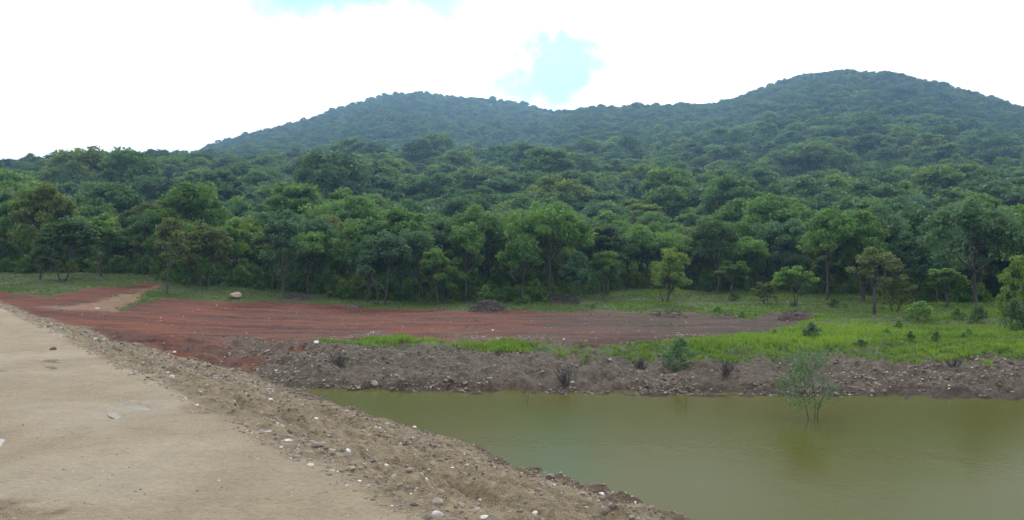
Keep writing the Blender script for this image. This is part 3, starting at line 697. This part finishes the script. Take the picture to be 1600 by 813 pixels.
# isolated tufts straggle on to the bare soil
strag = (np.clip(bk-.3, 0, 1) > 0)*(fbm(gx_*.5, gy_*.5, 72, 3) > .42)*.25*(gu > 640)
sel_ = r3.random(n) < np.maximum((keep > .45)*dens, strag)*.62
gx_, gy_ = gx_[sel_], gy_[sel_]; gu = gu[sel_]
lush = np.clip(sstep(56, 36, gy_)*.45 + .9*fbm(gx_*.25, gy_*.25, 73, 3) + .22 - .45*(gu < 950)*(gy_ > 45), 0, 1)
hgr = (.09 + .15*np.clip(lush+fbm(gx_*.6, gy_*.6, 75, 2)*.6, 0, 1)) * np.where(gy_ < 42, 1., .85)
print('grass tufts', len(gx_))
grass('grass', gx_, gy_, hgr, 'bright green grass along the bank and under the forest edge', 6, np.clip(.12+.6*lush + .22*vn(gx_*.9, gy_*.9, 76), 0, 1))

# ------------------------------------------------------------------ stones
def ico(sub):
    import bmesh
    bm = bmesh.new(); bmesh.ops.create_icosphere(bm, subdivisions=sub, radius=1)
    v = np.array([p.co[:] for p in bm.verts]); f = np.array([[p.index for p in q.verts] for q in bm.faces]); bm.free(); return v, f
def rock_shape(seed, sub=2):
    v, f = ico(sub); r = np.random.default_rng(seed)
    for _ in range(11):
        nrm = r.normal(size=3); nrm /= np.linalg.norm(nrm); c = .45+.38*r.random(); d = v@nrm
        v = v - np.maximum(d-c, 0)[:, None]*nrm*.9
    v = v*np.array([1, .75+.3*r.random(), .55+.25*r.random()]); v += r.normal(0, .025, v.shape); return v, f
def scatter_stones(name, x, y, s, tn, label, seed):
    shapes = [rock_shape(seed+i, 1) for i in range(5)]; r = np.random.default_rng(seed)
    z = terrain(x, y); V_, F_, T_ = [], [], []; base = 0; w = r.integers(0, 5, len(x))
    for k, (v, f) in enumerate(shapes):
        m = np.where(w == k)[0]; a = r.random(len(m))*6.28
        ca, sa2 = np.cos(a)[:, None], np.sin(a)[:, None]
        vx = (v[None, :, 0]*ca - v[None, :, 1]*sa2)*s[m][:, None] + x[m][:, None]; vy = (v[None, :, 0]*sa2 + v[None, :, 1]*ca)*s[m][:, None] + y[m][:, None]
        vz = v[None, :, 2]*s[m][:, None]*np.ones_like(vx)/1. + z[m][:, None] - .12*s[m][:, None]
        V_.append(np.stack([vx, vy, vz], -1).reshape(-1, 3)); F_.append((f[None]+(np.arange(len(m))*len(v))[:, None, None]+base).reshape(-1, 3)); base += len(m)*len(v)
        T_.append(np.repeat(tn[m], len(v)))
    add(name, mesh_np(name, np.concatenate(V_), np.concatenate(F_), [M_STONE], attrs={'tint': ('FLOAT', 'POINT', np.concatenate(T_))}), label=label, kind='stuff')
r4 = np.random.default_rng(21)
n = 60000; ssx = 58*r4.random(n)**1.5-4; ttx = r4.uniform(-.15, 6.6, n)
cl = fbm(ssx*.5, ttx*.9, 81, 3); k = r4.random(n) < np.clip(.5+1.1*cl + .25*(ttx > 3.5), .12, 1)
ssx, ttx = ssx[k], ttx[k]
sx, sy = P0[0]+ssx*DD[0]+ttx*DN[0], P0[1]+ssx*DD[1]+ttx*DN[1]
siz = .011 + .02*r4.random(len(sx))**3 + .04*r4.random(len(sx))**14
k = zones(sx, sy)[1] > .6; sx, sy, siz = sx[k], sy[k], siz[k]
scatter_stones('gravel', sx, sy, siz*(1+sy/60), np.clip(r4.normal(.42, .2, len(sx)) + .5*(r4.random(len(sx)) < .045), 0, 1), 'loose stones and clods on the dam slope', 500)
n = 60000; by_ = r4.uniform(26, 40, n); bu_ = r4.uniform(330, 1680, n); bx_ = (bu_-800)/F*by_
rw, od, rd, bk, pa, wt, gl, zs = zones(bx_, by_)
k = (r4.random(n) < np.clip(.35+1.1*fbm(bx_*.6, by_*.6, 82, 3), .03, 1)) & (bk > .4) & (zs > -2.05)
bx_, by_ = bx_[k][:15000], by_[k][:15000]
siz = .02 + .05*r4.random(len(bx_))**3 + .06*r4.random(len(bx_))**9
scatter_stones('bank_rubble', bx_, by_, siz, np.clip(r4.normal(.36, .24, len(bx_)), 0, 1), 'stones and dark clods strewn over the eroded bank', 520)
n = 5000; by_ = r4.uniform(30, 62, n); bu_ = r4.uniform(0, 1300, n); bx_ = (bu_-800)/F*by_
rw, od, rd, bk, pa, wt, gl, zs = zones(bx_, by_); k = (rd > .5) & (od < .5)
bx_, by_ = bx_[k], by_[k]; siz = .02+.07*r4.random(len(bx_))**5
scatter_stones('clearing_stones', bx_, by_, siz, np.clip(r4.normal(.3, .25, len(bx_)), 0, 1), 'scattered small stones on the red earth', 540)
n = 7000; ssx = 42*r4.random(n)**1.5-2; ttx = -r4.random(n)**1.5*5.2
sx, sy = P0[0]+ssx*DD[0]+ttx*DN[0], P0[1]+ssx*DD[1]+ttx*DN[1]
scatter_stones('road_grit', sx, sy, .005+.012*r4.random(n)**4, np.clip(r4.normal(.5, .27, n), 0, 1), 'fine grit on the dirt road', 560)

def rock(name, px, py, wpx, tint, label, m=M_STONE, seed=0, sink=.25, cat='rock', group='larger rocks on the dam slope and bank'):
    X, Y, Z = on_ground(px, py); s = wpx/F*Y/2
    v, f = rock_shape(600+seed, 3)
    me = mesh_np('rock', v*s, f, [m], attrs={'tint': ('FLOAT', 'POINT', np.full(len(v), tint))})
    add(name, me, loc=(X, Y, Z + s*(.3-sink)), rz=seed*1.7, label=label, cat=cat, group=group)
rock('boulder', 368, 466, 23, .5, 'pinkish boulder at the forest edge beside the red earth', M_BOULD, 1, -.1, 'boulder', None)
rl = [(494,697,24,.55,'pale grey rock in the cluster at the road edge, upper one'), (519,707,20,.68,'whitish rock in the cluster at the road edge, lower one'), (546,734,20,.66,'pale rock below the road-edge cluster'),
      (470,690,16,.5,'grey-brown rock left of the road-edge cluster'), (182,546,20,.35,'grey stone halfway along the far dam slope'), (790,716,24,.2,'dark flat rock at the waterline of the dam slope'),
      (770,708,13,.4,'small rock on the brink beside the dark flat rock'), (84,547,14,.08,'dark clod at the road edge far along the dam'), (153,483,9,.95,'white stone beside the earth path'),
      (270,590,12,.85,'white stone high on the far dam slope'), (272,551,8,.95,'white stone at the foot of the slope near the red earth'), (683,806,22,.9,'white flat stone at the bottom edge of the road'),
      (495,536,11,.95,'white stone at the left end of the grass strip'), (585,600,13,.75,'pale rock at the water edge below the red earth'), (560,607,11,.5,'brown rock at the water edge'),
      (860,745,16,.55,'tan rock low on the dam slope near the water'), (640,735,15,.6,'tan rock in the middle of the dam slope'), (940,780,17,.3,'dark rock low on the dam slope at the bottom'), (720,790,15,.7,'pale stone on the dam slope near the bottom edge')]
for i, (px, py, w_, tn, lb) in enumerate(rl): rock('rock', px, py, w_, tn, lb, seed=2+i)

# ------------------------------------------------------------------ heaps of cut branches and uprooted soil
def mound_mesh(w, d, h, seed, m):
    n = 40; a, c = np.meshgrid(np.linspace(-1.1, 1.1, n), np.linspace(-1.1, 1.1, n)); rr_ = np.hypot(a, c)
    z = h*np.clip(1-rr_**2, -.15, 1)*(.75+.9*fbm(a*2.5+seed, c*2.5, seed, 3)) + h*.5*fbm(a*6, c*6, seed+3, 3)*(rr_ < 1) - .12*h
    z = np.where(rr_ > 1.02, -.3, z)
    i = np.arange(n*n).reshape(n, n); q = np.stack([i[:-1, :-1], i[:-1, 1:], i[1:, 1:], i[1:, :-1]], -1).reshape(-1, 4)
    return mesh_np('mound', np.stack([a*w/2, c*d/2, z], -1).reshape(-1, 3), q, [m], smooth=True)
def sticks_mesh(w, d, h, n, seed, rad=.022, ln=1.1):
    r = np.random.default_rng(seed); T = Tubes()
    for _ in range(n):
        a = r.random()*6.28; q = math.sqrt(r.random()); c = np.array([q*math.cos(a)*w/2*.85, q*math.sin(a)*d/2*.85, 0]); c[2] = h*(1-q*q)*r.random()**.6+.05
        e = r.normal(size=3)*np.array([1, .8, .35]); e /= np.linalg.norm(e); l = ln*(.4+.8*r.random())/2
        p1, p2 = c-e*l, c+e*l; p1[2] = max(p1[2], 0); p2[2] = max(p2[2], 0)
        T.tube(bend(p1, p2, r, 4, .1), np.linspace(rad*(.7+.8*r.random()), rad*.3, 4), 4)
    v, f = T.get(); return mesh_np('branches', v, f, [M_DRY])
def heap(name, px, py, wpx, hpx, label, sticks, seed, cat):
    X, Y, Z = on_ground(px, py); w = wpx/F*Y; h = hpx/F*Y
    o = add(name, None, loc=(X, Y, Z), label=label, cat=cat)
    add('mound', mound_mesh(w, max(w*.6, 1.), h*(.55 if sticks else 1.), seed, M_CLOD), o)
    if sticks: add('branches', sticks_mesh(w, max(w*.6, 1.), h, sticks, seed, ln=w*.35), o, kind='stuff')
heap('brush_pile', 763, 486, 64, 16, 'grey heap of cut branches on the edge of the red earth', 170, 1, 'brush pile')
heap('brush_pile', 873, 472, 66, 12, 'long low brown heap of cut branches on the grass', 150, 2, 'brush pile')
heap('brush_pile', 462, 468, 46, 9, 'dark low heap of brush below the round light green tree', 90, 3, 'brush pile')
heap('soil_mound', 1242, 499, 58, 15, 'dark heap of uprooted soil at the east end of the bare earth', 40, 4, 'soil heap')
heap('soil_mound', 1042, 495, 66, 9, 'dark ridge of pushed-up soil below the lone yellow-green tree', 30, 5, 'soil heap')
heap('soil_mound', 1132, 497, 44, 7, 'small dark ridge of soil right of the lone tree', 15, 6, 'soil heap')
heap('soil_mound', 550, 481, 34, 7, 'small dark mound on the verge of the red earth', 12, 7, 'soil heap')
heap('soil_mound', 688, 484, 30, 8, 'reddish mound left of the grey branch heap', 8, 8, 'soil heap')
# dead shrubs on the bank
def dead(px, py, wpx, hpx, label, seed, name='dead_shrub'):
    X, Y, Z = on_ground(px, py); w = wpx/F*Y; h = hpx/F*Y; r = np.random.default_rng(seed); T = Tubes()
    for _ in range(40):
        a = r.random()*6.28; e = np.array([math.cos(a)*w/2*r.random(), math.sin(a)*w/3*r.random(), h*(.4+.6*r.random())])
        T.tube(bend((e[0]*.15, e[1]*.15, -.05), e, r, 5, .2), np.linspace(.012, .004, 5), 4)
        T.tube(bend(e*.6, e*.7+r.normal(0, .2, 3)*h, r, 3, .2), np.linspace(.007, .003, 3), 3)
    v, f = T.get(); add(name, mesh_np(name, v, f, [M_DRY]), loc=(X, Y, Z), label=label, cat='dead shrub', group='dead shrubs on the bank')
dead(885, 600, 66, 34, 'largest dark tangle of dead twigs in the middle of the bank', 1)
dead(1135, 585, 50, 24, 'dead twig clump high on the bank left of the flooded bush', 2)
dead(530, 572, 44, 22, 'dark dead brush below the left end of the grass strip', 3)
dead(1490, 575, 40, 20, 'dead brush on the bank far right of the flooded bush', 4)
dead(1000, 575, 36, 18, 'small dead twig clump between the two larger ones', 5)
# twigs standing in the shallows
for i, (px, py, hp, lb) in enumerate([(820, 630, 24, 'thin dead twig poking from the water at the middle of the shore'), (1066, 640, 18, 'thin leaning twig poking from the water left of the flooded bush')]):
    Yt = 3.6*F/(py-H0); hh = hp/F*Yt; r = np.random.default_rng(40+i); T = Tubes()
    T.tube(bend((0, 0, -.3), (.1, 0, hh), r, 6, .1), np.linspace(.016, .005, 6), 5); T.tube(bend((.04, 0, hh*.4), (-.14, .05, hh*.9), r, 4, .1), np.linspace(.009, .003, 4), 4)
    v, f = T.get(); add('twig', mesh_np('twig', v, f, [M_DRY]), loc=((px-800)/F*Yt, Yt, -2.), label=lb, cat='twig')

# ------------------------------------------------------------------ haze: the damp air between here and the hills
M_HAZE = bpy.data.materials.new('haze'); M_HAZE.use_nodes = True
t = M_HAZE.node_tree; t.nodes.clear(); o_ = N(t, 'ShaderNodeOutputMaterial'); pv_ = N(t, 'ShaderNodeVolumePrincipled')
pv_.inputs['Color'].default_value = (.36, .63, 1, 1); pv_.inputs['Density'].default_value = .00047; pv_.inputs['Anisotropy'].default_value = .7
L(t, pv_.outputs[0], o_.inputs['Volume'])
hx, y0, y1, z0, z1 = 2600, -2600, 2600, -14, 190
hv = [(a, c, d) for a in (-hx, hx) for c in (y0, y1) for d in (z0, z1)]
hf = [(0, 1, 3, 2), (4, 6, 7, 5), (0, 4, 5, 1), (2, 3, 7, 6), (0, 2, 6, 4), (1, 5, 7, 3)]
me = bpy.data.meshes.new('haze'); me.from_pydata(hv, [], hf); me.materials.append(M_HAZE)
add('haze', me, kind='stuff', label='thin bluish haze over the hills')
